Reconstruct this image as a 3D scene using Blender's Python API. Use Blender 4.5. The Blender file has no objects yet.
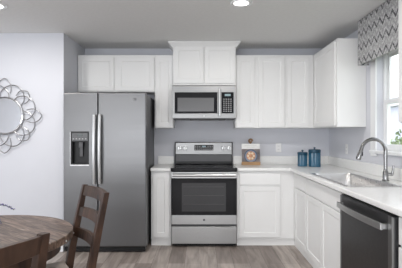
import bpy, bmesh, math, random
from mathutils import Vector, Matrix
random.seed(7)
PI = math.pi
scn = bpy.context.scene
COL = scn.collection

# ------------------------------------------------------------------ camera, world, lights, exposure
cam_d = bpy.data.cameras.new('camera'); cam = bpy.data.objects.new('camera', cam_d); COL.objects.link(cam)
cam.location = (0, 0, 1.31); cam.rotation_euler = (PI/2, 0, 0)
cam_d.sensor_width = 36; cam_d.lens = 36*400/402; cam_d.clip_start = .02
scn.camera = cam
w = bpy.data.worlds.new('World'); scn.world = w; w.use_nodes = True
bg = w.node_tree.nodes['Background']; bg.inputs[0].default_value = (.90, .95, 1.0, 1); bg.inputs[1].default_value = 2.6
scn.view_settings.view_transform = 'Standard'; scn.view_settings.look = 'None'
scn.view_settings.gamma = 1; scn.view_settings.use_curve_mapping = False
scn.view_settings.exposure = 0.14

def area(name, loc, rot, sx, sy, power, col=(1, 1, 1)):
    l = bpy.data.lights.new(name, 'AREA'); l.shape = 'RECTANGLE'; l.size = sx; l.size_y = sy; l.energy = power; l.color = col
    o = bpy.data.objects.new(name, l); COL.objects.link(o); o.location = loc; o.rotation_euler = rot
    return o
# daylight coming in through the glazing of the room
area('daylight_rear_window', (-1.4, -3.05, 1.1), (PI/2, 0, 0), 5.4, 1.6, 95, (.97, .98, 1))
area('daylight_left_window', (-4.35, 2.2, 1.4), (PI/2, 0, -PI/2), 2.4, 1.7, 9, (.95, .97, 1))

# ------------------------------------------------------------------ materials
def mat(name, col, rough=.5, metal=0., spec=None, emit=None, estr=0, aniso=0, coat=0):
    m = bpy.data.materials.new(name); m.use_nodes = True
    b = m.node_tree.nodes['Principled BSDF']
    b.inputs['Base Color'].default_value = (*col, 1); b.inputs['Roughness'].default_value = rough
    b.inputs['Metallic'].default_value = metal
    if spec is not None: b.inputs['Specular IOR Level'].default_value = spec
    if emit: b.inputs['Emission Color'].default_value = (*emit, 1); b.inputs['Emission Strength'].default_value = estr
    if coat: b.inputs['Coat Weight'].default_value = coat
    return m
def nd(m, t, **kw):
    n = m.node_tree.nodes.new(t)
    for k, v in kw.items(): setattr(n, k, v)
    return n
def lk(m, a, b): m.node_tree.links.new(a, b)
def bsdf(m): return m.node_tree.nodes['Principled BSDF']
def math_n(m, op, a, b=None):
    n = nd(m, 'ShaderNodeMath', operation=op)
    for i, v in enumerate((a, b)):
        if v is None: continue
        if isinstance(v, (int, float)): n.inputs[i].default_value = v
        else: lk(m, v, n.inputs[i])
    return n.outputs[0]
def ramp(m, fac, stops):
    r = nd(m, 'ShaderNodeValToRGB'); e = r.color_ramp.elements
    e[0].position = stops[0][0]; e[0].color = (*stops[0][1], 1)
    e[1].position = stops[-1][0]; e[1].color = (*stops[-1][1], 1)
    for p, c in stops[1:-1]:
        k = e.new(p); k.color = (*c, 1)
    lk(m, fac, r.inputs[0]); return r.outputs[0]
def noise(m, scale, sc=(1, 1, 1), detail=3, coord='Object'):
    tc = nd(m, 'ShaderNodeTexCoord'); mp = nd(m, 'ShaderNodeMapping'); mp.inputs['Scale'].default_value = sc
    lk(m, tc.outputs[coord], mp.inputs[0]); n = nd(m, 'ShaderNodeTexNoise'); n.inputs['Scale'].default_value = scale
    n.inputs['Detail'].default_value = detail; lk(m, mp.outputs[0], n.inputs['Vector']); return n
def noisy(name, col, rough, amt=.06, scale=6, sc=(1, 1, 1), metal=0, bump=0, **kw):
    m = mat(name, col, rough, metal, **kw); n = noise(m, scale, sc)
    lo = tuple(c*(1-amt) for c in col); hi = tuple(min(1, c*(1+amt)) for c in col)
    lk(m, ramp(m, n.outputs[0], [(.3, lo), (.7, hi)]), bsdf(m).inputs['Base Color'])
    if bump:
        b = nd(m, 'ShaderNodeBump'); b.inputs['Strength'].default_value = bump; b.inputs['Distance'].default_value = .002
        lk(m, n.outputs[0], b.inputs['Height']); lk(m, b.outputs[0], bsdf(m).inputs['Normal'])
    return m
def steel(name, col, rough=.3, horiz=True):
    m = mat(name, col, rough, 1.0)
    n = noise(m, 40, (.02, 1, 1) if horiz else (1, 1, .02), 4)
    mr = nd(m, 'ShaderNodeMapRange'); mr.inputs['To Min'].default_value = rough-.06; mr.inputs['To Max'].default_value = rough+.08
    lk(m, n.outputs[0], mr.inputs['Value']); lk(m, mr.outputs[0], bsdf(m).inputs['Roughness'])
    b = nd(m, 'ShaderNodeBump'); b.inputs['Strength'].default_value = .05; b.inputs['Distance'].default_value = .0006
    lk(m, n.outputs[0], b.inputs['Height']); lk(m, b.outputs[0], bsdf(m).inputs['Normal'])
    return m

M_wall = noisy('wall_paint', (.645, .655, .70), .85, .015, 3)
M_ceil = noisy('ceiling_paint', (.74, .74, .735), .95, .02, 30, bump=.15)
M_trim = mat('trim_white', (.82, .83, .84), .45)
M_cab = noisy('cabinet_white', (.84, .84, .835), .42, .01, 4)
M_ctop = noisy('countertop_white', (.84, .84, .83), .25, .03, 60)
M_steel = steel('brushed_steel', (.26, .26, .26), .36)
M_steel_lit = steel('brushed_steel_lit', (.42, .42, .42), .34)  # lit copy of the brushed steel; brighter reflection put into its colour
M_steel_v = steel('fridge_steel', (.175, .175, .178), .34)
M_steel_hi = mat('bright_steel', (.55, .55, .55), .33, 1)
M_chrome = mat('faucet_nickel', (.28, .28, .28), .22, 1)
M_sink = steel('sink_steel', (.72, .71, .70), .28)
M_black = mat('black_plastic', (.014, .014, .015), .35, spec=.3)
M_glassblk = mat('black_glass', (.010, .010, .012), .08, spec=.25)
M_ovenwin = mat('oven_window_glass', (.045, .045, .048), .12, spec=.35)
M_dkgrey = mat('dark_grey_metal', (.10, .10, .105), .45, .3)
M_dw = steel('dishwasher_dark_steel', (.11, .11, .115), .34)
M_grey = mat('grey_print', (.45, .45, .46), .5)
M_white = mat('white_plastic', (.82, .82, .82), .4)
M_disp = mat('display', (.02, .03, .03), .2)
M_digit = mat('lit_digits', (.22, .30, .33), .4, emit=(.6, .9, 1), estr=.08)
M_teal = noisy('teal_ceramic', (.018, .105, .185), .25, .25, 5, coat=.3)
M_teal_dk = mat('teal_dark', (.012, .065, .115), .3)
M_bulb = mat('lamp_diffuser', (1, 1, 1), .5, emit=(1, .98, .95), estr=4)
M_mirror = mat('mirror_glass', (.86, .87, .88), .02, 1)
M_wire = mat('mirror_wire', (.34, .34, .35), .35, 1)
M_woodlt = noisy('light_wood', (.42, .25, .12), .5, .25, 8, (1, 6, 6))
M_wooddk = noisy('scroll_wood', (.20, .11, .05), .5, .3, 30)
M_seat = noisy('seat_fabric', (.50, .43, .38), .6, .15, 20)
M_stem = mat('plant_stem', (.10, .16, .06), .6)
M_bud = noisy('lavender_bud', (.13, .10, .26), .7, .3, 60)
M_leaf = noisy('leaf', (.26, .32, .18), .7, .5, 3)
M_vase = mat('vase_ceramic', (.75, .75, .72), .3)

def wood(name, dark, light, axis_sc, rough=.5, scale=5):
    m = mat(name, light, rough, spec=.3)
    n = noise(m, scale, axis_sc, 6); n.inputs['Distortion'].default_value = .6
    lk(m, ramp(m, n.outputs[0], [(.30, dark), (.52, tuple((a+b)/2 for a, b in zip(dark, light))), (.72, light)]), bsdf(m).inputs['Base Color'])
    b = nd(m, 'ShaderNodeBump'); b.inputs['Strength'].default_value = .25; b.inputs['Distance'].default_value = .002
    lk(m, n.outputs[0], b.inputs['Height']); lk(m, b.outputs[0], bsdf(m).inputs['Normal'])
    return m
M_chair = wood('chair_wood', (.018, .009, .006), (.085, .044, .027), (3, 3, 1), .45, 6)
# planked weathered table top
def table_mat():
    m = mat('table_wood', (.3, .22, .18), .42)
    tc = nd(m, 'ShaderNodeTexCoord'); mp = nd(m, 'ShaderNodeMapping'); mp.inputs['Rotation'].default_value = (0, 0, math.radians(38))
    lk(m, tc.outputs['Object'], mp.inputs[0])
    br = nd(m, 'ShaderNodeTexBrick'); br.offset = .5; br.inputs['Scale'].default_value = 1
    br.inputs['Brick Width'].default_value = 3.0; br.inputs['Row Height'].default_value = .105
    br.inputs['Mortar Size'].default_value = .0018; br.inputs['Color1'].default_value = (.75, .75, .75, 1); br.inputs['Color2'].default_value = (1.1, 1.1, 1.1, 1)
    br.inputs['Mortar'].default_value = (.3, .3, .3, 1); lk(m, mp.outputs[0], br.inputs['Vector'])
    mp2 = nd(m, 'ShaderNodeMapping'); mp2.inputs['Scale'].default_value = (2.0, 16, 8); lk(m, mp.outputs[0], mp2.inputs[0])
    n = nd(m, 'ShaderNodeTexNoise'); n.inputs['Scale'].default_value = 2.6; n.inputs['Detail'].default_value = 7; n.inputs['Distortion'].default_value = .8
    n.inputs['Roughness'].default_value = .65
    lk(m, mp2.outputs[0], n.inputs['Vector'])
    c = ramp(m, n.outputs[0], [(.34, (.028, .016, .011)), (.46, (.12, .075, .053)), (.58, (.22, .15, .112)), (.72, (.44, .36, .30))])
    mx = nd(m, 'ShaderNodeMixRGB', blend_type='MULTIPLY'); mx.inputs[0].default_value = 1
    lk(m, c, mx.inputs[1]); lk(m, br.outputs[0], mx.inputs[2]); lk(m, mx.outputs[0], bsdf(m).inputs['Base Color'])
    b = nd(m, 'ShaderNodeBump'); b.inputs['Strength'].default_value = .4; b.inputs['Distance'].default_value = .003
    lk(m, n.outputs[0], b.inputs['Height']); lk(m, b.outputs[0], bsdf(m).inputs['Normal'])
    return m
M_table = table_mat()
def floor_mat():
    m = mat('floor_planks', (.3, .26, .24), .45)
    tc = nd(m, 'ShaderNodeTexCoord'); mp = nd(m, 'ShaderNodeMapping'); mp.inputs['Rotation'].default_value = (0, 0, PI/2)
    lk(m, tc.outputs['Object'], mp.inputs[0])
    def brick(c1, c2, mo):
        br = nd(m, 'ShaderNodeTexBrick'); br.offset = .37; br.offset_frequency = 3; br.inputs['Scale'].default_value = 1
        br.inputs['Brick Width'].default_value = 1.35; br.inputs['Row Height'].default_value = .165
        br.inputs['Mortar Size'].default_value = .0016; br.inputs['Color1'].default_value = (*c1, 1); br.inputs['Color2'].default_value = (*c2, 1)
        br.inputs['Mortar'].default_value = (*mo, 1); lk(m, mp.outputs[0], br.inputs['Vector']); return br
    br = brick((.215, .178, .158), (.41, .36, .33), (.10, .08, .07))
    mp2 = nd(m, 'ShaderNodeMapping'); mp2.inputs['Scale'].default_value = (1.1, 9, 1); lk(m, mp.outputs[0], mp2.inputs[0])
    n = nd(m, 'ShaderNodeTexNoise'); n.inputs['Scale'].default_value = 2.0; n.inputs['Detail'].default_value = 6; n.inputs['Distortion'].default_value = .5
    lk(m, mp2.outputs[0], n.inputs['Vector'])
    c = ramp(m, n.outputs[0], [(.3, (.62, .60, .58)), (.7, (1.25, 1.25, 1.25))])
    mx = nd(m, 'ShaderNodeMixRGB', blend_type='MULTIPLY'); mx.inputs[0].default_value = 1
    lk(m, br.outputs[0], mx.inputs[1]); lk(m, c, mx.inputs[2]); lk(m, mx.outputs[0], bsdf(m).inputs['Base Color'])
    return m
M_floor = floor_mat()
def valance_mat():
    m = mat('chevron_fabric', (.5, .5, .5), .9)
    tc = nd(m, 'ShaderNodeTexCoord'); sp = nd(m, 'ShaderNodeSeparateXYZ'); lk(m, tc.outputs['Object'], sp.inputs[0])
    n = noise(m, 60, (1, 1, 1), 2)
    run = math_n(m, 'ADD', sp.outputs[1], sp.outputs[0])
    tri = math_n(m, 'PINGPONG', math_n(m, 'MULTIPLY', run, 1/.115), .5)          # zigzag across
    v = math_n(m, 'ADD', math_n(m, 'MULTIPLY', sp.outputs[2], 1/.066), math_n(m, 'MULTIPLY', tri, 1.9))
    fr = math_n(m, 'FRACT', v)
    rowi = math_n(m, 'FLOOR', v)
    odd = math_n(m, 'MODULO', math_n(m, 'ABSOLUTE', rowi), 2.0)
    band = math_n(m, 'LESS_THAN', fr, .42)
    # dark strokes broken into dashes
    dash = math_n(m, 'GREATER_THAN', n.outputs[0], .44)
    dk = math_n(m, 'MULTIPLY', math_n(m, 'MULTIPLY', band, dash), math_n(m, 'ADD', .30, math_n(m, 'MULTIPLY', odd, .62)))
    mx = nd(m, 'ShaderNodeMixRGB'); lk(m, dk, mx.inputs[0])
    lk(m, ramp(m, n.outputs[0], [(.35, (.30, .30, .31)), (.65, (.62, .62, .62))]), mx.inputs[1]); mx.inputs[2].default_value = (.045, .045, .05, 1)
    lk(m, mx.outputs[0], bsdf(m).inputs['Base Color']); return m
M_val = valance_mat()
def glass_mat():
    m = bpy.data.materials.new('window_glass'); m.use_nodes = True; t = m.node_tree; t.nodes.remove(t.nodes['Principled BSDF'])
    a = nd(m, 'ShaderNodeBsdfTransparent'); g = nd(m, 'ShaderNodeBsdfGlossy'); g.inputs['Roughness'].default_value = .02
    x = nd(m, 'ShaderNodeMixShader'); x.inputs[0].default_value = .05; lk(m, a.outputs[0], x.inputs[1]); lk(m, g.outputs[0], x.inputs[2])
    lk(m, x.outputs[0], t.nodes['Material Output'].inputs[0]); return m
M_glass = glass_mat()

# ------------------------------------------------------------------ mesh helpers (world coordinates)
def B(): return bmesh.new()
def box(bm, x0, x1, y0, y1, z0, z1):
    x0, x1 = sorted((x0, x1)); y0, y1 = sorted((y0, y1)); z0, z1 = sorted((z0, z1))
    v = [bm.verts.new(p) for p in ((x0, y0, z0), (x1, y0, z0), (x1, y1, z0), (x0, y1, z0), (x0, y0, z1), (x1, y0, z1), (x1, y1, z1), (x0, y1, z1))]
    for f in ((0, 3, 2, 1), (4, 5, 6, 7), (0, 1, 5, 4), (1, 2, 6, 5), (2, 3, 7, 6), (3, 0, 4, 7)): bm.faces.new([v[i] for i in f])
    return bm
def bx(*a): return box(B(), *a)
BACK = lambda yf: (lambda u, d, z: (u, yf+d, z))       # face looks at -y
SIDE = lambda xf: (lambda u, d, z: (xf+d, u, z))       # face looks at -x
def recessed(bm, mp, u0, u1, z0, z1, t, hu0, hu1, hz0, hz1, dep, s=.004):
    """slab of thickness t whose front has a recessed field"""
    R = lambda a, b, c, e, d: [bm.verts.new(mp(*p)) for p in ((a, d, c), (b, d, c), (b, d, e), (a, d, e))]
    bk = R(u0, u1, z0, z1, t); fr = R(u0, u1, z0, z1, 0); h = R(hu0, hu1, hz0, hz1, 0); p = R(hu0+s, hu1-s, hz0+s, hz1-s, dep)
    bm.faces.new(bk); bm.faces.new(p)
    for i in range(4):
        j = (i+1) % 4
        bm.faces.new((bk[i], bk[j], fr[j], fr[i])); bm.faces.new((fr[i], fr[j], h[j], h[i])); bm.faces.new((h[i], h[j], p[j], p[i]))
    bmesh.ops.recalc_face_normals(bm, faces=bm.faces); return bm
def cells(bm, xs, ys, fill, z0, z1):
    V = {}
    def v(i, j, k):
        if (i, j, k) not in V: V[(i, j, k)] = bm.verts.new((xs[i], ys[j], (z0, z1)[k]))
        return V[(i, j, k)]
    nx, ny = len(xs)-1, len(ys)-1; F = {(i, j) for i in range(nx) for j in range(ny) if fill(i, j)}
    for i, j in F:
        bm.faces.new((v(i, j, 1), v(i+1, j, 1), v(i+1, j+1, 1), v(i, j+1, 1))); bm.faces.new((v(i, j, 0), v(i, j+1, 0), v(i+1, j+1, 0), v(i+1, j, 0)))
        for (di, dj, a, b) in ((-1, 0, (i, j), (i, j+1)), (1, 0, (i+1, j), (i+1, j+1)), (0, -1, (i, j), (i+1, j)), (0, 1, (i, j+1), (i+1, j+1))):
            if (i+di, j+dj) not in F: bm.faces.new((v(*a, 0), v(*b, 0), v(*b, 1), v(*a, 1)))
    bmesh.ops.recalc_face_normals(bm, faces=bm.faces); return bm
def tube(bm, pts, r, n=10, closed=False, caps=True):
    pts = [Vector(p) for p in pts]; m = len(pts); rings = []
    rr = r if isinstance(r, (list, tuple)) else [r]*m
    up = None
    for i, p in enumerate(pts):
        a = pts[(i-1) % m] if (closed or i > 0) else p; b = pts[(i+1) % m] if (closed or i < m-1) else p
        t = (b-a).normalized()
        if up is None: up = Vector((0, 0, 1)) if abs(t.z) < .9 else Vector((1, 0, 0))
        s = t.cross(up).normalized(); up = s.cross(t).normalized()
        rings.append([bm.verts.new(p+(s*math.cos(2*PI*k/n)+up*math.sin(2*PI*k/n))*rr[i]) for k in range(n)])
    for i in range(m if closed else m-1):
        A, C = rings[i], rings[(i+1) % m]
        for k in range(n): bm.faces.new((A[k], A[(k+1) % n], C[(k+1) % n], C[k]))
    if caps and not closed: bm.faces.new(rings[0][::-1]); bm.faces.new(rings[-1])
    bmesh.ops.recalc_face_normals(bm, faces=bm.faces); return bm
def lathe(bm, c, prof, n=32, axis='z', square=0):
    """prof: list of (r, h); closed at both ends"""
    c = Vector(c); rings = []
    for r, h in prof:
        ring = []
        for k in range(n):
            a = 2*PI*(k+.5)/n; rr = r
            if square: rr = r*(1/max(abs(math.cos(a)), abs(math.sin(a))))*(1-square)+r*square
            u, v = rr*math.cos(a), rr*math.sin(a)
            p = {'z': (u, v, h), 'y': (u, h, v), 'x': (h, u, v)}[axis]
            ring.append(bm.verts.new(c+Vector(p)))
        rings.append(ring)
    for A, C in zip(rings, rings[1:]):
        for k in range(n): bm.faces.new((A[k], A[(k+1) % n], C[(k+1) % n], C[k]))
    bm.faces.new(rings[0][::-1]); bm.faces.new(rings[-1])
    bmesh.ops.recalc_face_normals(bm, faces=bm.faces); return bm
def obj(name, bm, m, parent=None, bevel=0, smooth=False, label=None, seg=2, origin=None):
    root = parent
    while root is not None and root.parent is not None: root = root.parent
    off = Vector(root.location) if root is not None else Vector(origin or (0, 0, 0))
    if off.length: bmesh.ops.translate(bm, verts=bm.verts, vec=-off)
    me = bpy.data.meshes.new(name); bm.to_mesh(me); bm.free(); me.materials.append(m)
    o = bpy.data.objects.new(name, me); COL.objects.link(o)
    if parent is not None: o.parent = parent
    elif off.length: o.location = off
    if smooth:
        for p in me.polygons: p.use_smooth = True
        if smooth != 'all': me.set_sharp_from_angle(angle=math.radians(40))
    if bevel:
        md = o.modifiers.new('bevel', 'BEVEL'); md.width = bevel; md.segments = seg; md.limit_method = 'ANGLE'; md.angle_limit = math.radians(35)
    if label: o['label'] = label
    return o
def tag(o, label, cat, group=None):
    o['label'] = label; o['category'] = cat
    if group: o['group'] = group
    return o
def thing(name, loc, label, cat, group=None, rz=0):
    o = bpy.data.objects.new(name, None); COL.objects.link(o); o.location = loc; o.rotation_euler = (0, 0, rz); o.empty_display_size = .1
    return tag(o, label, cat, group)
def struct(name, bm, m, bevel=0, parent=None):
    o = obj(name, bm, m, parent, bevel)
    if parent is None: o['kind'] = 'structure'
    return o

# ------------------------------------------------------------------ room
CZ = 2.435; YB = 5.27; XR = 1.69; XA = -1.53; YM = 4.455; XL = -4.5; YR = -3.2
struct('floor', bx(XL-.12, XR+.12, YR-.12, YB+.12, -.1, 0), M_floor)
struct('ceiling', bx(XL-.12, XR+.12, YR-.12, YB+.12, CZ, CZ+.1), M_ceil)
struct('wall_back', bx(XA, XR, YB, YB+.12, 0, CZ), M_wall)
struct('wall_left', bx(XL, XA-.12, YM, YM+.12, 0, CZ), M_wall)
struct('wall_alcove', bx(XA-.12, XA, YM, YB, 0, CZ), M_wall)
WY0, WY1, WZ0, WZ1 = 2.93, 3.84, 1.145, 2.10
bm = B(); box(bm, XR, XR+.12, YR, WY0, 0, CZ); box(bm, XR, XR+.12, WY1, YB+.12, 0, CZ); box(bm, XR, XR+.12, WY0, WY1, 0, WZ0); box(bm, XR, XR+.12, WY0, WY1, WZ1, CZ)
struct('wall_right', bm, M_wall)
LY0, LY1, LZ0, LZ1 = .95, 3.45, .5, 2.2
bm = B(); box(bm, XL-.12, XL, YR, LY0, 0, CZ); box(bm, XL-.12, XL, LY1, YM+.12, 0, CZ); box(bm, XL-.12, XL, LY0, LY1, 0, LZ0); box(bm, XL-.12, XL, LY0, LY1, LZ1, CZ)
struct('wall_far_left', bm, M_wall)
RX0, RX1, RZ0, RZ1 = -4.15, 1.35, .25, 1.95
bm = B(); box(bm, XL-.12, RX0, YR-.12, YR, 0, CZ); box(bm, RX1, XR+.12, YR-.12, YR, 0, CZ); box(bm, RX0, RX1, YR-.12, YR, 0, RZ0); box(bm, RX0, RX1, YR-.12, YR, RZ1, CZ)
struct('wall_rear', bm, M_wall)
struct('baseboard_left', bx(XL, XA, YM-.014, YM, 0, .09), M_trim, .003)
# rear and left windows (behind the camera, they light the room)
bm = B()
for k in range(6):
    x = RX0+.02+k*(RX1-RX0-.04)/5; box(bm, x-.03, x+.03, YR-.09, YR-.03, RZ0, RZ1)
box(bm, RX0, RX1, YR-.09, YR-.03, RZ0, RZ0+.06); box(bm, RX0, RX1, YR-.09, YR-.03, RZ1-.06, RZ1)
struct('window_2', bm, M_trim)
bm = B()
for k in range(4):
    y = LY0+.02+k*(LY1-LY0-.04)/3; box(bm, XL-.09, XL-.03, y-.03, y+.03, LZ0, LZ1)
box(bm, XL-.09, XL-.03, LY0, LY1, LZ0, LZ0+.05); box(bm, XL-.09, XL-.03, LY0, LY1, LZ1-.05, LZ1)
struct('window_3', bm, M_trim)
# sink window: casing, jamb liner, two sashes, panes
bm = B(); c = .115
def ring(bm, x0, x1, y0, y1, z0, z1, t):
    box(bm, x0, x1, y0, y0+t, z0, z1); box(bm, x0, x1, y1-t, y1, z0, z1); box(bm, x0, x1, y0+t, y1-t, z0, z0+t); box(bm, x0, x1, y0+t, y1-t, z1-t, z1)
box(bm, XR-.016, XR, WY1, WY1+c, WZ0-.05, WZ1+c); box(bm, XR-.016, XR, WY0-c, WY0, WZ0-.05, WZ1+c); box(bm, XR-.016, XR, WY0, WY1, WZ1, WZ1+c)
struct('trim_1', bm, M_trim, .003)
struct('trim_2', bx(XR-.03, XR+.06, WY0-c, WY1+c, WZ0-.02, WZ0+.006), M_trim, .004)     # sill
bm = B(); ring(bm, XR+.06, XR+.115, WY0, WY1, WZ0, WZ1, .03)
win = struct('window_1', bm, M_trim, .003)
bm = B(); ring(bm, XR+.062, XR+.082, WY0+.03, WY1-.03, WZ0+.03, 1.635, .04); obj('lower_sash', bm, M_trim, win, .002)
bm = B(); ring(bm, XR+.088, XR+.108, WY0+.03, WY1-.03, 1.595, WZ1-.03, .035); obj('upper_sash', bm, M_trim, win, .002)
obj('pane', bx(XR+.070, XR+.074, WY0+.07, WY1-.07, WZ0+.07, 1.595), M_glass, win)
obj('pane', bx(XR+.096, XR+.100, WY0+.065, WY1-.065, 1.63, WZ1-.065), M_glass, win)

# ------------------------------------------------------------------ outdoors beyond the sink window
M_lawn = noisy('lawn', (.22, .27, .15), .9, .3, 2)
M_side = noisy('lavender_siding', (.62, .62, .76), .8, .05, 3)
M_roof = mat('roof_shingle', (.42, .42, .44), .9)
struct('ground', bx(2.0, 45, -8, 60, -.5, -.4), M_lawn)
h = thing('neighbour_house', (15.5, 28, -.4), 'lavender-grey neighbouring house seen low through the window over the sink', 'house')
obj('wall', bx(12, 20, 24, 33, -.4, 3.0), M_side, h)
bm = B(); v = [bm.verts.new(p) for p in ((11.6, 23.6, 3.0), (20.4, 23.6, 3.0), (20.4, 33.4, 3.0), (11.6, 33.4, 3.0), (16, 23.6, 4.4), (16, 33.4, 4.4))]
for f in ((0, 1, 4), (2, 3, 5), (1, 2, 5, 4), (3, 0, 4, 5), (0, 3, 2, 1)): bm.faces.new([v[i] for i in f])
obj('roof', bm, M_roof, h)
obj('window', bx(11.97, 12.03, 26, 27.2, 1, 2.2), M_white, h)
def shrub(loc, r, label):
    rnd = random.Random(int(loc[0]*10)); t = thing('shrub', loc, label, 'shrub')
    bm = B()
    for k in range(420):
        a = rnd.uniform(0, 2*PI); b = math.acos(rnd.uniform(-.6, 1)); q = r*rnd.uniform(.75, 1.0)*(1+.12*math.sin(3*a))
        p = Vector((math.sin(b)*math.cos(a)*q, math.sin(b)*math.sin(a)*q, r*.9+math.cos(b)*q)); s = r*.13
        d1 = Vector([rnd.uniform(-1, 1) for _ in range(3)]).normalized()*s; d2 = Vector([rnd.uniform(-1, 1) for _ in range(3)]).normalized()*s*.6
        bm.faces.new([bm.verts.new(p+Vector(loc)+q2) for q2 in (-d1, -d2, d1, d2)])
    obj('foliage', bm, M_leaf, t)
    bm = B(); tube(bm, [Vector(loc), Vector(loc)+Vector((0, 0, r))], [r*.08, r*.03], 6); obj('stem', bm, M_wooddk, t)
shrub((7.0, 14.2, -.4), .75, 'low round green shrub outside the sink window, in front of the house')
shrub((9.0, 16.8, -.4), 1.0, 'larger round green shrub outside the sink window, nearer the lavender house wall')

# ------------------------------------------------------------------ cabinets
YU = 4.94; YF = 4.665; XF = 1.07; XU = 1.375
def door(parent, mp, u0, u1, z0, z1, name='door', st=.052, t=.018, dep=.006):
    s = min(st, (u1-u0)*.3, (z1-z0)*.3)
    return obj(name, recessed(B(), mp, u0, u1, z0, z1, t, u0+s, u1-s, z0+s, z1-s, dep), M_cab, parent, .0025)
def slab(parent, mp, u0, u1, z0, z1, name='drawer', t=.018):
    a = mp(u0, 0, z0); b = mp(u1, t, z1)
    return obj(name, bx(a[0], b[0], a[1], b[1], z0, z1), M_cab, parent, .004)
ZU0, ZU1 = 1.384, 2.288
G = .0015   # gap between neighbouring units
# over the fridge
t = thing('wall_cabinet', (-1.05, 5.1, 1.83), 'white two-door wall cabinet mounted above the steel refrigerator', 'cabinet')
obj('body', bx(XA+.002, -.572-G, YU+.018, YB-.002, 1.83, ZU1), M_cab, t, .002)
door(t, BACK(YU), -1.515, -1.076, 1.842, ZU1-.03); door(t, BACK(YU), -1.040, -.582, 1.842, ZU1-.03)
t = thing('wall_cabinet', (-.46, 5.1, ZU0), 'narrow tall white single-door wall cabinet between refrigerator and microwave', 'cabinet')
obj('body', bx(-.572, -.342-G, YU+.018, YB-.002, ZU0, ZU1), M_cab, t, .002)
door(t, BACK(YU), -.560, -.350, ZU0+.012, ZU1-.03)
# microwave cabinet with crown
YC = 4.85
t = thing('wall_cabinet', (.04, 5.1, 1.92), 'tallest white cabinet with crown moulding, directly above the microwave', 'cabinet')
obj('body', bx(-.342, .422, YC+.018, YB-.002, 1.902, CZ-.06), M_cab, t, .002)
door(t, BACK(YC), -.325, .033, 1.925, 2.375); door(t, BACK(YC), .041, .408, 1.925, 2.375)
bm = B(); prof = [(0, 0), (.012, .0), (.016, .012), (.045, .045), (.055, .048), (.055, .068)]   # crown profile out,up
base = 2.363
def crown_ring(o, z): return [bm.verts.new(p) for p in ((-.342-o, YB-.002, z), (-.342-o, YC+.012-o, z), (.422+o, YC+.012-o, z), (.422+o, YB-.002, z))]
R = [crown_ring(o, base+u) for o, u in prof]
for A, C in zip(R, R[1:]):
    for k in range(4): bm.faces.new((A[k], A[(k+1) % 4], C[(k+1) % 4], C[k]))
bm.faces.new(R[0]); bm.faces.new(R[-1]); bmesh.ops.recalc_face_normals(bm, faces=bm.faces)
obj('crown_moulding', bm, M_cab, t)
# right of the microwave
t = thing('wall_cabinet', (.73, 5.1, ZU0), 'white two-door wall cabinet right of the microwave, above the cookbook', 'cabinet')
obj('body', bx(.422+G, 1.045-G, YU+.018, YB-.002, ZU0, ZU1), M_cab, t, .002)
door(t, BACK(YU), .440, .661, ZU0+.012, ZU1-.03); door(t, BACK(YU), .712, 1.032, ZU0+.012, ZU1-.03)
t = thing('wall_cabinet', (1.3, 5.1, ZU0), 'white single-door wall cabinet on the back wall, in the corner above the canisters', 'cabinet')
obj('body', bx(1.045, XU+.018, YU+.018, YB-.002, ZU0, ZU1), M_cab, t, .002)
door(t, BACK(YU), 1.062, 1.335, ZU0+.012, ZU1-.03)
# right wall uppers
t = thing('wall_cabinet', (1.53, 4.5, ZU0), 'white wall cabinet on the right wall beside the patterned valance, bright end panel showing', 'cabinet')
obj('body', bx(XU+.018+G, XR-.002, 4.09, YB-.002, ZU0, ZU1), M_cab, t, .002)
door(t, SIDE(XU), 4.125, 4.86, ZU0+.012, ZU1-.03)
t = thing('wall_cabinet', (1.53, 2.3, ZU0), 'white wall cabinet nearer than the window, cut off by the right edge', 'cabinet')
obj('body', bx(XU+.018, XR-.002, 1.85, 2.80, ZU0, ZU1), M_cab, t, .002)
door(t, SIDE(XU), 1.86, 2.32, ZU0+.012, ZU1-.03); door(t, SIDE(XU), 2.33, 2.788, ZU0+.012, ZU1-.03)

# base cabinets
ZC = .876; ZK = .085; KX = XF+.03
def kick(t, *a): obj('toe_kick', bx(*a), M_cab, t)
t = thing('base_cabinet', (-.465, 4.95, 0), 'narrow white base cabinet between the refrigerator and the range', 'cabinet')
obj('body', bx(-.583, -.352, YF+.018, YB-.002, ZK, ZC), M_cab, t, .002); kick(t, -.583, -.352, YF+.04, YF+.055, 0, ZK)
door(t, BACK(YF), -.560, -.372, ZK+.02, .852)
t = thing('base_cabinet', (.75, 4.95, 0), 'white base cabinet with drawer over door, just right of the range', 'cabinet')
obj('body', bx(.422, XF+.018-G, YF+.018, YB-.002, ZK, ZC), M_cab, t, .002); kick(t, .422, KX-.001, YF+.04, YF+.055, 0, ZK)
slab(t, BACK(YF), .450, .925, .716, .850); door(t, BACK(YF), .450, .925, ZK+.02, .698)
t = thing('base_cabinet', (1.38, 4.4, 0), 'white right-run base cabinet in the inner corner, drawer over narrow door', 'cabinet')
obj('body', bx(XF+.018, XR-.002, 4.09+G, YB-.002, ZK, ZC), M_cab, t, .002); kick(t, KX, KX+.015, 4.09+G, YF+.04, 0, ZK)
slab(t, SIDE(XF), 4.10, 4.56, .712, .860); door(t, SIDE(XF), 4.10, 4.56, ZK+.012, .698)
t = thing('base_cabinet', (1.38, 3.56, 0), 'wide white two-door base cabinet under the sink with a plain false drawer front', 'cabinet')
bm = B(); box(bm, XF+.018, XR-.002, 3.04, 4.09, ZK, .66); box(bm, XF+.018, XF+.03, 3.04, 4.09, .66, ZC)
box(bm, XF+.03, XR-.002, 4.07, 4.09, .66, ZC)
obj('body', bm, M_cab, t); kick(t, KX, KX+.015, 3.04, 4.09, 0, ZK)
slab(t, SIDE(XF), 3.05, 4.083, .712, .860, 'false_front'); door(t, SIDE(XF), 3.05, 3.561, ZK+.012, .698); door(t, SIDE(XF), 3.57, 4.083, ZK+.012, .698)
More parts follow.
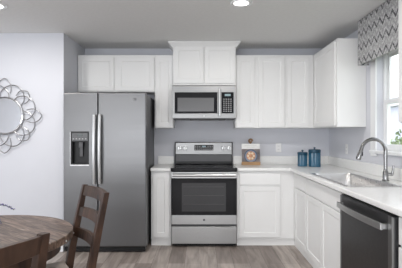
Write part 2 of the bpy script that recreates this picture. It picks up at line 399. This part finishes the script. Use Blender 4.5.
t = thing('base_cabinet', (1.38, 1.85, 0), 'white base cabinet nearer than the dishwasher, mostly cut off by the right edge', 'cabinet')
obj('body', bx(XF+.018, XR-.002, 1.5, 2.178, ZK, ZC), M_cab, t, .002); kick(t, KX, KX+.015, 1.5, 2.178, 0, ZK)
slab(t, SIDE(XF), 1.52, 2.168, .712, .860); door(t, SIDE(XF), 1.52, 2.168, ZK+.012, .698)

# countertops
t = thing('countertop', (-.465, 4.95, ZC), 'short white countertop left of the range, beside the refrigerator', 'countertop')
obj('worktop', bx(-.59, -.352, 4.64, YB-.001, ZC+.001, .915), M_ctop, t, .009, seg=3)
obj('backsplash', bx(-.565, -.352, YB-.022, YB-.001, .9155, 1.02), M_ctop, t, .003)
t = thing('countertop', (1.2, 4.9, ZC), 'long L-shaped white countertop running right of the range and around the sink', 'countertop')
xs = [.422, 1.035, 1.105, 1.50, XR-.001]; ys = [1.5, 2.985, 3.995, 4.64, YB-.001]
obj('worktop', cells(B(), xs, ys, lambda i, j: (i > 0 or j == 3) and not (i == 2 and j == 1), ZC+.001, .915), M_ctop, t, .009, seg=3)
bm = B(); box(bm, .422, XR-.001, YB-.022, YB-.001, .9155, 1.02); box(bm, XR-.022, XR-.001, 1.5, YB-.022, .9155, 1.02)
obj('backsplash', bm, M_ctop, t, .003)

# ------------------------------------------------------------------ refrigerator
t = thing('refrigerator', (-1.06, 4.85, 0), 'tall side-by-side stainless steel refrigerator with water dispenser in left door', 'refrigerator')
obj('body', bx(-1.500, -.612, 4.49, YB-.03, .04, 1.755), M_dkgrey, t, .004)
obj('base_grille', bx(-1.495, -.618, 4.43, 4.488, .012, .062), M_black, t)
YD = 4.40
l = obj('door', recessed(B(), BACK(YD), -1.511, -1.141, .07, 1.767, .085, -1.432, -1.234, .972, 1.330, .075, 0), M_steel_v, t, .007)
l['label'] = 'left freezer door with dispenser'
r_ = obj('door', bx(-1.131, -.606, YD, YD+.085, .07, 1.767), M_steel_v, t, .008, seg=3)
# dispenser set in the left door
d = obj('dispenser', recessed(B(), BACK(YD-.002), -1.434, -1.232, .968, 1.333, .072, -1.418, -1.248, .985, 1.225, .065, .001), M_black, l, label='black water and ice dispenser')
obj('dispenser_panel', bx(-1.420, -1.246, YD-.005, YD-.0015, 1.235, 1.322), mat('dispenser_panel', (.085, .085, .09), .3), l)
bm = B(); box(bm, -1.36, -1.30, YD-.0058, YD-.0048, 1.285, 1.31)
obj('dispenser_display', bm, M_disp, l)
for k in range(5): obj('dispenser_button', bx(-1.410+k*.034, -1.396+k*.034, YD-.0062, YD-.0052, 1.252, 1.262), M_grey, l)
bm = B(); box(bm, -1.350, -1.305, YD+.015, YD+.06, 1.16, 1.224); box(bm, -1.345, -1.31, YD+.035, YD+.062, 1.06, 1.16)
obj('paddle', bm, M_dkgrey, l, .003)
bm = B(); ringpts = [(-1.436, .968), (-1.230, .968)]
box(bm, -1.436, -1.230, YD-.010, YD-.001, .960, .974); box(bm, -1.440, -1.433, YD-.006, YD-.001, .960, 1.335)
obj('dispenser_tray', bm, M_steel_hi, l, .002)
def bar_handle(x, parent):
    bm = B(); P = []
    for k in range(13):
        s = k/12; P.append((x, YD-.042-.022*math.sin(PI*s), .765+s*.755))
    tube(bm, P, .019, 12); tube(bm, [(x, YD+.0, .80), (x, YD-.05, .80)], .012, 8); tube(bm, [(x, YD+.0, 1.485), (x, YD-.05, 1.485)], .012, 8)
    obj('handle', bm, M_steel_hi, parent, smooth=True)
bar_handle(-1.165, l); bar_handle(-1.104, r_)
bm = lathe(B(), (-.728, YD-.001, 1.692), [(.019, .0), (.019, -.003)], 20, 'y'); obj('badge', bm, M_dkgrey, r_)
bm = B(); tube(bm, [(-.728+.014*math.cos(a*PI/12), YD-.0045, 1.692+.014*math.sin(a*PI/12)) for a in range(24)], .0012, 5, closed=True)
tube(bm, [(-.733+.004*math.cos(a), YD-.0045, 1.692+.006*math.sin(a)) for a in (0.6, 1.5, 2.4, 3.2, 4.1, 5.0, 6.0)], .0009, 5)
tube(bm, [(-.720, YD-.0045, 1.698), (-.725, YD-.0045, 1.698), (-.725, YD-.0045, 1.686), (-.720, YD-.0045, 1.686)], .0009, 5); obj('badge_emblem', bm, M_grey, r_)
for x in (-1.45, -.66):
    obj('foot', lathe(B(), (x, 4.50, 0), [(.02, 0), (.02, .04)], 12), M_black, t)

# ------------------------------------------------------------------ range
YG = 4.62; X0, X1 = -.3455, .4155
t = thing('range', (.035, 4.95, 0), 'freestanding stainless steel electric range with black glass oven door', 'stove')
obj('body', bx(X0, X1, YG+.045, YB-.03, .035, .87), M_dkgrey, t, .003)
obj('cooktop', bx(X0-.004, X1+.004, YG+.005, 5.20, .876, .917), M_glassblk, t, .006)
M_ring = mat('burner_mark', (.06, .06, .065), .25)
for i, (bx_, by, r) in enumerate(((-.16, 4.80, .105), (.23, 4.80, .085), (-.16, 5.06, .075), (.23, 5.06, .10), (.035, 5.08, .05))):
    bm = B(); tube(bm, [(bx_+r*math.cos(a*PI/20), by+r*math.sin(a*PI/20), .9172) for a in range(40)], .0018, 5, closed=True); obj('burner', bm, M_ring, t)
# backguard
bm = B(); box(bm, X0+.004, X1-.004, 5.19, 5.235, .918, 1.205); bgd = obj('backguard', bm, M_black, t, .008)
obj('control_panel', bx(X0+.016, X1-.016, 5.176, 5.192, 1.046, 1.198), M_steel, bgd, .004)
obj('vent_strip', bx(X0+.02, X1-.02, 5.180, 5.190, .955, 1.040), M_dkgrey, bgd, .002)
cd = obj('control_display', bx(-.085, .160, 5.170, 5.177, 1.098, 1.170), M_black, bgd, .002)
bm = B(); box(bm, .012, .062, 5.1685, 5.1705, 1.140, 1.158); obj('clock', bm, M_digit, cd)
bm = B()
for ix in range(9):
    for iz in range(3):
        x = -.075+ix*.0265
        if iz > 1 and 3 <= ix <= 5: continue
        box(bm, x, x+.014, 5.1685, 5.1705, 1.105+iz*.021, 1.112+iz*.021)
obj('keypad', bm, M_grey, cd)
for x in (-.278, -.205, .290, .362):
    k = lathe(B(), (x, 5.176, 1.125), [(.026, 0), (.026, -.006), (.021, -.008), (.019, -.030), (.0, -.031)], 20, 'y')
    ko = obj('knob', k, M_steel_hi, bgd, smooth=True)
    obj('knob_grip', bx(x-.004, x+.004, 5.138, 5.147, 1.107, 1.143), M_dkgrey, ko)
# oven door
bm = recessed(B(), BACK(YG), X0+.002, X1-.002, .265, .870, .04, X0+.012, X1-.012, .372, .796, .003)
od = obj('oven_door', bm, M_steel_lit, t, .003)
obj('door_glass', bx(X0+.003, X1-.003, YG-.0025, YG+.001, .372, .800), M_glassblk, od, .001)
wn = obj('oven_window', bx(-.222, .288, YG-.004, YG-.002, .415, .745), M_ovenwin, od, .001)
bm = B()
for z in (.50, .60, .70):
    tube(bm, [(-.20, YG-.0045, z), (.266, YG-.0045, z)], .0012, 5)
obj('oven_rack', bm, mat('rack_metal', (.10, .10, .10), .5), od)
bm = B(); tube(bm, [(X0+.02, YG-.045, .838), (X1-.02, YG-.045, .838)], .019, 14)
for x in (X0+.05, X1-.05): tube(bm, [(x, YG+.003, .838), (x, YG-.045, .838)], .013, 8)
obj('handle', bm, M_steel_hi, od, smooth=True)
bm = lathe(B(), (.035, YG-.0005, .318), [(.013, 0), (.013, -.003)], 18, 'y'); obj('badge', bm, M_dkgrey, od)
dr = obj('storage_drawer', bx(X0+.002, X1-.002, YG+.002, YG+.042, .040, .240), M_steel_lit, t, .005)
obj('kick_base', bx(X0+.01, X1-.01, YG+.05, YG+.07, .008, .045), M_black, t)
for x in (X0+.05, X1-.05):
    for y in (YG+.09, 5.18): obj('foot', lathe(B(), (x, y, 0), [(.018, 0), (.018, .036)], 12), M_black, t)

# ------------------------------------------------------------------ microwave
YW = 4.80; X0, X1 = -.344, .4205; Z0, Z1 = 1.490, 1.890
t = thing('microwave', (.038, 5.0, Z0), 'stainless over-the-range microwave with black glass door', 'microwave')
obj('body', bx(X0+.003, X1-.003, YW+.03, YB-.003, Z0, Z1), M_dkgrey, t, .003)
fr = obj('door', recessed(B(), BACK(YW), X0, X1, Z0+.008, Z1, .035, X0+.028, X1-.028, 1.556, 1.812, .003), M_steel, t, .004)
obj('door_glass', bx(X0+.030, .196, YW-.0025, YW+.001, 1.558, 1.810), M_glassblk, fr, .001)
obj('door_window', bx(-.282, .155, YW-.004, YW-.002, 1.580, 1.745), mat('microwave_window', (.13, .13, .135), .18), fr, .001)
bm = B(); tube(bm, [(.223, YW-.036, 1.53), (.223, YW-.036, 1.85)], .014, 12)
for z in (1.56, 1.82): tube(bm, [(.223, YW+.002, z), (.223, YW-.036, z)], .009, 8)
obj('handle', bm, M_steel_hi, fr, smooth=True)
cp = obj('control_panel', bx(.246, .390, YW-.003, YW+.001, 1.558, 1.810), M_glassblk, t, .001)
obj('display', bx(.285, .355, YW-.004, YW-.0025, 1.765, 1.790), M_digit, cp)
bm = B()
for ix in range(4):
    for iz in range(7): box(bm, .266+ix*.028, .284+ix*.028, YW-.004, YW-.0025, 1.580+iz*.024, 1.588+iz*.024)
obj('keypad', bm, M_grey, cp)
obj('vent_grille', bx(-.135, .295, YW+.02, YW+.20, Z0-.012, Z0+.002), M_black, t)
bm = B(); box(bm, .03, .045, YW-.0012, YW+.0005, 1.520, 1.535); obj('badge', bm, M_grey, fr)

# ------------------------------------------------------------------ dishwasher
XD = 1.045; Y0, Y1 = 2.185, 2.995
t = thing('dishwasher', (1.38, 2.62, 0), 'dark stainless dishwasher with pale bar handle under the right-hand countertop', 'dishwasher')
obj('tub', bx(XD+.05, XR-.02, Y0+.01, 2.955, .09, .86), M_dkgrey, t)
dd = obj('door', bx(XD, XD+.045, Y0, Y1, .10, .858), M_dw, t, .006)
obj('edge_trim', bx(XD-.003, XD+.012, Y0-.001, Y0+.045, .10, .856), M_steel, dd, .002, label='pale steel edge strip')
obj('edge_trim', bx(XD-.003, XD+.012, Y1-.018, Y1+.001, .10, .856), M_steel, dd, .002, label='pale steel edge strip')
obj('control_strip', bx(XD+.004, XD+.04, Y0+.01, Y1-.01, .850, .864), M_black, dd)
bm = B(); P = []
for k in range(15):
    s = k/14; P.append((XD-.034-.018*math.sin(PI*s), Y0+.055+s*(Y1-Y0-.085), .790))
V = []
for p in P: V.append([bm.verts.new((p[0]+a, p[1], p[2]+b)) for a, b in ((-.007, -.019), (.008, -.019), (.008, .019), (-.007, .019))])
for A, C in zip(V, V[1:]):
    for k in range(4): bm.faces.new((A[k], A[(k+1) % 4], C[(k+1) % 4], C[k]))
bm.faces.new(V[0]); bm.faces.new(V[-1]); bmesh.ops.recalc_face_normals(bm, faces=bm.faces)
for y in (P[0][1]+.015, P[-1][1]-.015): box(bm, XD-.036, XD+.003, y-.014, y+.014, .774, .806)
obj('handle', bm, M_steel_hi, dd, .003)
obj('kick_plate', bx(XD+.05, XD+.065, Y0, Y1, .005, .095), M_black, t)

# ------------------------------------------------------------------ sink and faucet
SX0, SX1, SY0, SY1 = 1.108, 1.497, 2.988, 3.992
t = thing('sink', (1.3, 3.5, .72), 'stainless steel drop-in kitchen sink set in the countertop under the window', 'sink')
bm = B()
def rrect(x0, x1, y0, y1, r, z, n=6):
    out = []
    for cx, cy, a0 in ((x1-r, y1-r, 0), (x0+r, y1-r, PI/2), (x0+r, y0+r, PI), (x1-r, y0+r, 1.5*PI)):
        for k in range(n+1):
            a = a0+k*PI/2/n; out.append(bm.verts.new((cx+r*math.cos(a), cy+r*math.sin(a), z)))
    return out
L = [rrect(SX0-.022, SX1+.022, SY0-.022, SY1+.022, .03, .9155), rrect(SX0-.020, SX1+.020, SY0-.020, SY1+.020, .03, .9195),
     rrect(SX0+.008, SX1-.008, SY0+.008, SY1-.008, .05, .9185), rrect(SX0+.014, SX1-.014, SY0+.014, SY1-.014, .05, .905),
     rrect(SX0+.022, SX1-.022, SY0+.022, SY1-.022, .055, .76), rrect(SX0+.06, SX1-.06, SY0+.06, SY1-.06, .05, .735)]
for A, C in zip(L, L[1:]):
    n = len(A)
    for k in range(n): bm.faces.new((A[k], A[(k+1) % n], C[(k+1) % n], C[k]))
bm.faces.new(L[-1]); bmesh.ops.recalc_face_normals(bm, faces=bm.faces)
for f in bm.faces: f.normal_flip() if f.calc_center_median().z < .74 and f.normal.z < 0 else None
obj('basin', bm, M_sink, t, smooth=True)
obj('drain', lathe(B(), (1.3, 3.5, .736), [(.045, 0), (.045, .003), (.03, .001)], 20), M_dkgrey, t)
FX, FY = 1.555, 3.37
t = thing('faucet', (FX, FY, .915), 'brushed nickel gooseneck pull-down faucet standing behind the sink', 'faucet')
bm = lathe(B(), (FX, FY, .9155), [(.030, 0), (.030, .006), (.024, .012), (.022, .075), (.0165, .085), (.0145, .11)], 20); obj('body', bm, M_chrome, t, smooth=True)
bm = B(); P = [(FX, FY, .99), (FX, FY, 1.06), (FX, FY, 1.14)]
rad = .102; cz = 1.165
for k in range(15):
    a = k/14*math.radians(168); P.append((FX-rad+rad*math.cos(a), FY+.0, cz+rad*math.sin(a)))
tube(bm, P, .0155, 12); obj('spout', bm, M_chrome, t, smooth=True)
e = Vector(P[-1]); dirv = (Vector(P[-1])-Vector(P[-2])).normalized()
bm = B(); tube(bm, [e-dirv*.01, e+dirv*.03, e+dirv*.085, e+dirv*.095], [.015, .017, .022, .019], 14); sh = obj('spray_head', bm, M_chrome, t, smooth=True)
bm = B(); q = e+dirv*.045; box(bm, q.x+.012, q.x+.024, q.y-.008, q.y+.008, q.z-.018, q.z+.016); obj('spray_button', bm, M_black, sh, .002)
bm = B(); tube(bm, [(FX+.0, FY, .972), (FX+.055, FY-.02, .972)], [.014, .012], 12); tube(bm, [(FX+.048, FY-.017, .972), (FX+.054, FY-.02, 1.01), (FX+.056, FY-.02, 1.045)], [.011, .009, .007], 10)
obj('lever', bm, M_chrome, t, smooth=True)

# ------------------------------------------------------------------ things on the counter
def canister(c, r, hgt, label, lid):
    t = thing('canister', c, label, 'canister', 'blue lidded canisters in the counter corner')
    bm = B(); n = 48; rings = []
    for h_, q in ((0, .94), (.004, 1), (hgt*.8, 1), (hgt*.8+.003, .97)):
        ring_ = []
        for k in range(n):
            a = 2*PI*k/n; s = 1/max(abs(math.cos(a)), abs(math.sin(a))); rr = r*q*(.25*s+.75)*(1+(.025 if k % 3 == 0 else -.012))*.93
            ring_.append(bm.verts.new((c[0]+rr*math.cos(a), c[1]+rr*math.sin(a), c[2]+h_)))
        rings.append(ring_)
    for A, C in zip(rings, rings[1:]):
        for k in range(n): bm.faces.new((A[k], A[(k+1) % n], C[(k+1) % n], C[k]))
    bm.faces.new(rings[0]); bm.faces.new(rings[-1]); bmesh.ops.recalc_face_normals(bm, faces=bm.faces)
    obj('jar', bm, M_teal, t)
    ld = obj('lid', lathe(B(), (c[0], c[1], c[2]+hgt*.8+.003), [(r*.97, 0), (r*1.0, .004), (r*1.0, hgt*.17), (r*.85, hgt*.2)], 40), lid, t, smooth=True)
    obj('knob', lathe(B(), (c[0], c[1], c[2]+hgt+.002), [(.007, 0), (.007, .006), (.013, .012), (.013, .022), (.006, .027)], 16), M_teal_dk, ld, smooth=True)
canister((1.243, 4.90, .9155), .061, .172, 'smaller teal blue ribbed canister with lid in the counter corner', M_teal_dk)
canister((1.372, 4.835, .9155), .073, .207, 'larger teal blue ribbed canister with lid, right of the smaller one', M_teal_dk)

# cookbook stand and cookbook, leaning back slightly
SB = (.635, 5.12, .9155)
t = thing('cookbook_stand', SB, 'light wooden easel stand with a round scroll top holding the cookbook', 'book stand')
lean = .10
def lb(bm, x0, x1, d0, d1, z0, z1):                 # leaning box: d = distance in front of the back plane
    v = []
    for z in (z0, z1):
        for x, d in ((x0, d0), (x1, d0), (x1, d1), (x0, d1)): v.append(bm.verts.new((SB[0]+x, SB[1]-d+z*lean, SB[2]+z)))
    for f in ((0, 3, 2, 1), (4, 5, 6, 7), (0, 1, 5, 4), (1, 2, 6, 5), (2, 3, 7, 6), (3, 0, 4, 7)): bm.faces.new([v[i] for i in f])
    bmesh.ops.recalc_face_normals(bm, faces=bm.faces); return bm
bm = lb(B(), -.10, .10, 0, .010, .02, .24); obj('back_board', bm, M_woodlt, t, .002)
bm = B(); box(bm, SB[0]-.118, SB[0]+.118, SB[1]-.055, SB[1]+.004, SB[2], SB[2]+.030); box(bm, SB[0]-.118, SB[0]+.118, SB[1]-.055, SB[1]-.047, SB[2]+.03, SB[2]+.042)
obj('ledge', bm, M_woodlt, t, .003)
bm = B(); zc = SB[2]+.305; yc = SB[1]+.02
P = [((.030-.022*k/40)*math.cos(k*.30), (.030-.022*k/40)*math.sin(k*.30)) for k in range(41)]
tube(bm, [(SB[0]+a, yc, zc+b) for a, b in P], .0065, 8); box(bm, SB[0]-.012, SB[0]+.012, yc-.006, yc+.006, SB[2]+.23, zc-.024)
obj('scroll', bm, M_wooddk, t, smooth=True)
bm = B(); tube(bm, [(SB[0], SB[1]+.025, SB[2]+.20), (SB[0], SB[1]+.085, SB[2]+.004)], .006, 8); obj('prop_leg', bm, M_woodlt, t)
t = thing('cookbook', (SB[0], SB[1]-.02, SB[2]+.031), 'cookbook with white title band and a bowl of food on its cover, on the stand', 'book')
offs = lb(B(), -.112, .112, .011, .034, .032, .268); M_cover = noisy('cover_photo', (.17, .14, .14), .3, .6, 14)
obj('pages', offs, M_white, t)
obj('cover', lb(B(), -.115, .115, .034, .037, .031, .27), M_cover, t)
obj('title_band', lb(B(), -.115, .115, .037, .0375, .203, .27), mat('title_white', (.80, .80, .78), .4), t)
bm = B()
for a0, a1, z in ((-.075, .07, .242), (-.05, .045, .220)):
    x = a0
    while x < a1: lb(bm, x, x+.008, .0375, .0378, z, z+.010); x += .0125
obj('title_print', bm, mat('title_print_grey', (.62, .62, .60), .5), t)
def ldisc(bm, cx, cz_, r, d, n=28):
    f = bm.faces.new([bm.verts.new((SB[0]+cx+r*math.cos(2*PI*k/n), SB[1]-d+(cz_+r*math.sin(2*PI*k/n))*lean, SB[2]+cz_+r*math.sin(2*PI*k/n))) for k in range(n)])
    return bm
pl = obj('cover_bowl', ldisc(B(), 0, .115, .085, .0382), mat('bowl_blue', (.04, .06, .11), .4), t)
obj('bowl_rim', ldisc(B(), 0, .113, .073, .0385), mat('bowl_pale', (.22, .27, .36), .4), pl)
bm = B(); rnd = random.Random(3)
ldisc(bm, 0, .118, .058, .0388)
obj('pictured_food', bm, noisy('food_orange', (.52, .24, .12), .5, .5, 50), pl)
bm = B()
for k in range(6):
    a = k*1.05; ldisc(bm, .036*math.cos(a), .116+.036*math.sin(a), .015, .0391+k*.00005, 10)
obj('pictured_food', bm, mat('food_cream', (.78, .62, .45), .5), pl)

# ------------------------------------------------------------------ outlets
def outlet(p, side, label):
    t = thing('wall_outlet', p, label, 'outlet')
    def mb(a0, a1, d0, d1, z0, z1):
        if side: return bx(p[0]-d0, p[0]-d1, p[1]+a0, p[1]+a1, p[2]+z0, p[2]+z1)
        return bx(p[0]+a0, p[0]+a1, p[1]-d0, p[1]-d1, p[2]+z0, p[2]+z1)
    obj('cover_plate', mb(-.036, .036, .0005, .006, -.058, .058), M_white, t, .002)
    for z in (-.022, .022):
        s = obj('socket', mb(-.016, .016, .006, .008, z-.013, z+.013), M_white, t, .001)
        for a in (-.007, .007): obj('slot', mb(a-.0015, a+.0015, .008, .0085, z-.005, z+.006), M_dkgrey, s)
outlet((1.02, YB, 1.13), False, 'white outlet on the back wall between cookbook and canisters')
outlet((XR, 4.63, 1.135), True, 'white outlet on the right wall between canisters and window')

# ------------------------------------------------------------------ valance
bm = B()
x0, x1, y0, y1, z0, z1 = 1.5625, XR-.018, 2.86, 3.985, 1.992, CZ-.005
box(bm, x0, x0+.012, y0, y1, z0, z1); box(bm, x0+.012, x1, y0, y0+.012, z0, z1); box(bm, x0+.012, x1, y1-.012, y1, z0, z1); box(bm, x0+.012, x1, y0+.012, y1-.012, z1-.012, z1)
tag(obj('window_valance', bm, M_val), 'grey box valance with dark chevron zigzags across the top of the window', 'valance')

# ------------------------------------------------------------------ ceiling lights
def can(x, y, label, power=13):
    t = thing('ceiling_light', (x, y, CZ), label, 'ceiling light', 'recessed ceiling lights')
    bm = B(); L = []
    for r, z in ((.062, -.004), (.085, -.010), (.095, -.007), (.096, -.0005)):
        L.append([bm.verts.new((x+r*math.cos(2*PI*k/32), y+r*math.sin(2*PI*k/32), CZ+z)) for k in range(32)])
    for A, C in zip(L, L[1:]):
        for k in range(32): bm.faces.new((A[k], A[(k+1) % 32], C[(k+1) % 32], C[k]))
    bmesh.ops.recalc_face_normals(bm, faces=bm.faces)
    obj('trim_ring', bm, M_trim, t, smooth='all')
    obj('diffuser', lathe(B(), (x, y, CZ), [(.064, -.0005), (.064, -.006), (.03, -.008)], 28), M_bulb, t)
    l = bpy.data.lights.new('downlight', 'AREA'); l.shape = 'DISK'; l.size = .12; l.energy = power; l.color = (1, .97, .93)
    o = bpy.data.objects.new('downlight', l); COL.objects.link(o); o.parent = t; o.location = (0, 0, -.02)
can(.345, 3.43, 'round recessed ceiling light near the middle of the kitchen ceiling')
can(-1.80, 3.50, 'round recessed ceiling light at the upper left corner, above the dining table side')

can(.345, 1.3, 'added fill light built as a recessed can, out of frame, above the dishwasher side')  # unseen extra can, added to brighten the counters
can(-1.80, 1.3, 'added fill light built as a recessed can, out of frame, above the dining table')  # second unseen can, added for more light in the room
# ------------------------------------------------------------------ wall mirror
MC = Vector((-2.177, YM, 1.512))
t = thing('wall_mirror', MC, 'round wall mirror framed by looping silver wire petals on the left wall', 'mirror')
obj('glass', lathe(B(), MC, [(.200, -.004), (.200, -.018), (.190, -.020)], 64, 'y'), M_mirror, t)
def pw(P): return [(MC.x+r*math.cos(a), MC.y-y, MC.z+r*math.sin(a)) for r, a, y in P]
obj('rim', tube(B(), pw([(.204, 2*PI*k/72, .018) for k in range(72)]), .009, 8, closed=True), M_wire, t, smooth=True)
for k in range(8):
    a0 = (k+.5)*PI/4
    P = [(.208+.148*math.sin(PI*q)**.6, a0+(q-.5)*2*.62+.02*math.sin(2*PI*q), .020+.010*q) for q in [i/26 for i in range(27)]]
    obj('wire_loop', tube(B(), pw(P), .0055, 6), M_wire, t, smooth=True)
    a1 = k*PI/4; R1 = .415 if k % 2 == 0 else .372
    P = []
    for q in [i/24 for i in range(25)]:
        d_ = abs(q-.5)*2; P.append((.255+(R1-.255)*(1-d_**1.25), a1+(1 if q > .5 else -1)*.25*math.sin(PI*.5*min(1, d_*1.25)), .027))
    obj('wire_petal', tube(B(), pw(P), .005, 6), M_wire, t, smooth=True)
# ------------------------------------------------------------------ dining table
TC = (-1.272, 2.24); TR = .53; TZ = .75
t = thing('dining_table', (TC[0], TC[1], 0), 'round weathered brown wooden dining table at the lower left', 'table')
obj('tabletop', lathe(B(), (TC[0], TC[1], 0), [(TR-.004, TZ-.045), (TR, TZ-.041), (TR, TZ-.004), (TR-.004, TZ)], 72), M_table, t, smooth=True)
ap = obj('apron', lathe(B(), (TC[0], TC[1], 0), [(TR-.07, TZ-.12), (TR-.07, TZ-.0455)], 64), M_chair, t, smooth=True)
obj('pedestal', lathe(B(), (TC[0], TC[1], 0), [(.11, .06), (.11, .12), (.06, .18), (.075, .40), (.055, .52), (.12, TZ-.121)], 28), M_chair, t, smooth=True)
for k in range(4):
    a = k*PI/2+.3; c_, s_ = math.cos(a), math.sin(a); bm = B()
    v = []
    for r, z0_, z1_, w_ in ((.05, .06, .16, .04), (.25, .03, .10, .035), (.36, 0, .05, .03)):
        v.append([bm.verts.new((TC[0]+r*c_-q*s_, TC[1]+r*s_+q*c_, z)) for q, z in ((-w_, z0_), (w_, z0_), (w_, z1_), (-w_, z1_))])
    for A, C in zip(v, v[1:]):
        for j in range(4): bm.faces.new((A[j], A[(j+1) % 4], C[(j+1) % 4], C[j]))
    bm.faces.new(v[0]); bm.faces.new(v[-1]); bmesh.ops.recalc_face_normals(bm, faces=bm.faces)
    obj('foot', bm, M_chair, t, .004)
for k in range(18):
    a = 2*PI*k/18-math.radians(24)
    dx, dy = math.cos(a), math.sin(a)
    bm = B(); bmesh.ops.create_uvsphere(bm, u_segments=8, v_segments=6, radius=.006, matrix=Matrix.Translation((TC[0]+dx*(TR+.001), TC[1]+dy*(TR+.001), TZ-.030)))
    obj('stud', bm, M_steel_hi, t, smooth=True)

# ------------------------------------------------------------------ ladder-back chairs
def loft(bm, secs):
    V = [[bm.verts.new(p) for p in s] for s in secs]
    for A, C in zip(V, V[1:]):
        for j in range(len(A)): bm.faces.new((A[j], A[(j+1) % len(A)], C[(j+1) % len(A)], C[j]))
    bm.faces.new(V[0]); bm.faces.new(V[-1]); bmesh.ops.recalc_face_normals(bm, faces=bm.faces); return bm
W = .207
def yb(z): return 0 if z <= .45 else .105*((z-.45)/.53)**1.15
def chair(loc, rz, label):
    t = thing('dining_chair', loc, label, 'chair', 'ladder-back dining chairs', rz)
    def put(name, bm, m, bev=.003, sm=False):
        me = bpy.data.meshes.new(name); bm.to_mesh(me); bm.free(); me.materials.append(m); o = bpy.data.objects.new(name, me); COL.objects.link(o); o.parent = t
        if bev:
            md = o.modifiers.new('bevel', 'BEVEL'); md.width = bev; md.segments = 2; md.limit_method = 'ANGLE'
        return o
    for s in (-1, 1):
        secs = []
        for z, a, b in ((0, .017, .016), (.2, .019, .020), (.45, .020, .024), (.6, .019, .022), (.8, .018, .019), (.95, .017, .016), (.984, .016, .015)):
            y = yb(z)+(.05*(1-z/.45) if z < .45 else 0)
            secs.append([(s*W+q*a, y+r*b, z) for q, r in ((-1, -1), (1, -1), (1, 1), (-1, 1))])
        put('back_leg', loft(B(), secs), M_chair)
        put('front_leg', loft(B(), [[(s*W+q*a, -.40+r*a, z) for q, r in ((-1, -1), (1, -1), (1, 1), (-1, 1))] for z, a in ((0, .015), (.4615, .021))]), M_chair)
        put('stretcher', box(B(), s*W-.009, s*W+.009, -.385, .02, .17, .20), M_chair)
        put('seat_rail', box(B(), s*W-.011, s*W+.011, -.385, -.02, .40, .4615), M_chair)
    put('seat_rail', box(B(), -W+.02, W-.02, -.412, -.39, .40, .4615), M_chair)
    put('seat_rail', box(B(), -W+.02, W-.02, -.012, .012, .40, .4615), M_chair)
    secs = []
    for k in range(9):
        x = -W-.02+k*(2*W+.04)/8; dip = .010*(1-(2*k/8-1)**2); secs.append([(x, -.43, .462), (x, -.022, .462), (x, -.022, .508-dip), (x, -.43, .508-dip)])
    put('seat', loft(B(), secs), M_seat, .006)
    for nm, z0_, z1_, arch in (('crest_rail', .918, .978, .005), ('slat', .792, .846, .004), ('slat', .664, .718, .004)):
        secs = []
        for k in range(13):
            f = 2*k/12-1; x = f*(W-.004); bow = .030*(1-f*f); up = arch*(1-f*f); th = .011
            secs.append([(x, yb(z0_)+bow-th, z0_), (x, yb(z0_)+bow+th, z0_), (x, yb(z1_)+bow+th, z1_+up), (x, yb(z1_)+bow-th, z1_+up)])
        put(nm, loft(B(), secs), M_chair, .003)
    return t
def place(topmid, deg):
    a = math.radians(deg); n = Vector((math.sin(a), -math.cos(a))); p = Vector(topmid)+n*.105; return (p.x, p.y, 0), a
l_, a_ = place((-.640, 2.41), -58)
chair(l_, a_, 'dark wooden ladder-back chair standing between the round table and the refrigerator')
l_, a_ = place((-.622, 1.137), -120)
chair(l_, a_, 'nearest dark wooden chair, its curved crest rail in the bottom left corner')

# ------------------------------------------------------------------ vase with lavender
V0 = (-1.30, 2.30, TZ+.0005)
t = thing('flower_vase', V0, 'vase of drooping lavender on the round table at the left edge', 'vase')
vb = obj('vase', lathe(B(), V0, [(.035, 0), (.045, .01), (.05, .05), (.03, .10), (.028, .115)], 24), M_vase, t, smooth=True)
rnd = random.Random(5)
tips = [(.235, -.02, .128, .175), (.185, -.06, .06, .12), (.02, .12, .17, .15), (-.12, .05, .17, .15), (-.08, -.13, .13, .14), (.03, -.02, .17, .15), (.02, .10, .14, .13)]
for dx, dy, dz, mz in tips:
    s0 = Vector(V0)+Vector((0, 0, .10)); e = Vector(V0)+Vector((dx, dy, dz)); md_ = Vector(V0)+Vector((dx*.55, dy*.55, mz+.02))
    P = [s0*(1-q)**2+md_*2*q*(1-q)+e*q*q for q in [i/14 for i in range(15)]]
    sg = obj('sprig', tube(B(), P, .0022, 6), M_stem, t, smooth=True)
    bm = B()
    for k in range(34):
        q = .5+.5*k/33; p = s0*(1-q)**2+md_*2*q*(1-q)+e*q*q; a = rnd.uniform(0, 2*PI)
        p = p+Vector((math.cos(a)*.003, math.sin(a)*.003, rnd.uniform(-.005, .005)))
        bmesh.ops.create_icosphere(bm, subdivisions=1, radius=rnd.uniform(.0035, .0055)*(1.25-q*.5), matrix=Matrix.Translation(p))
    obj('blossom', bm, M_bud, sg)
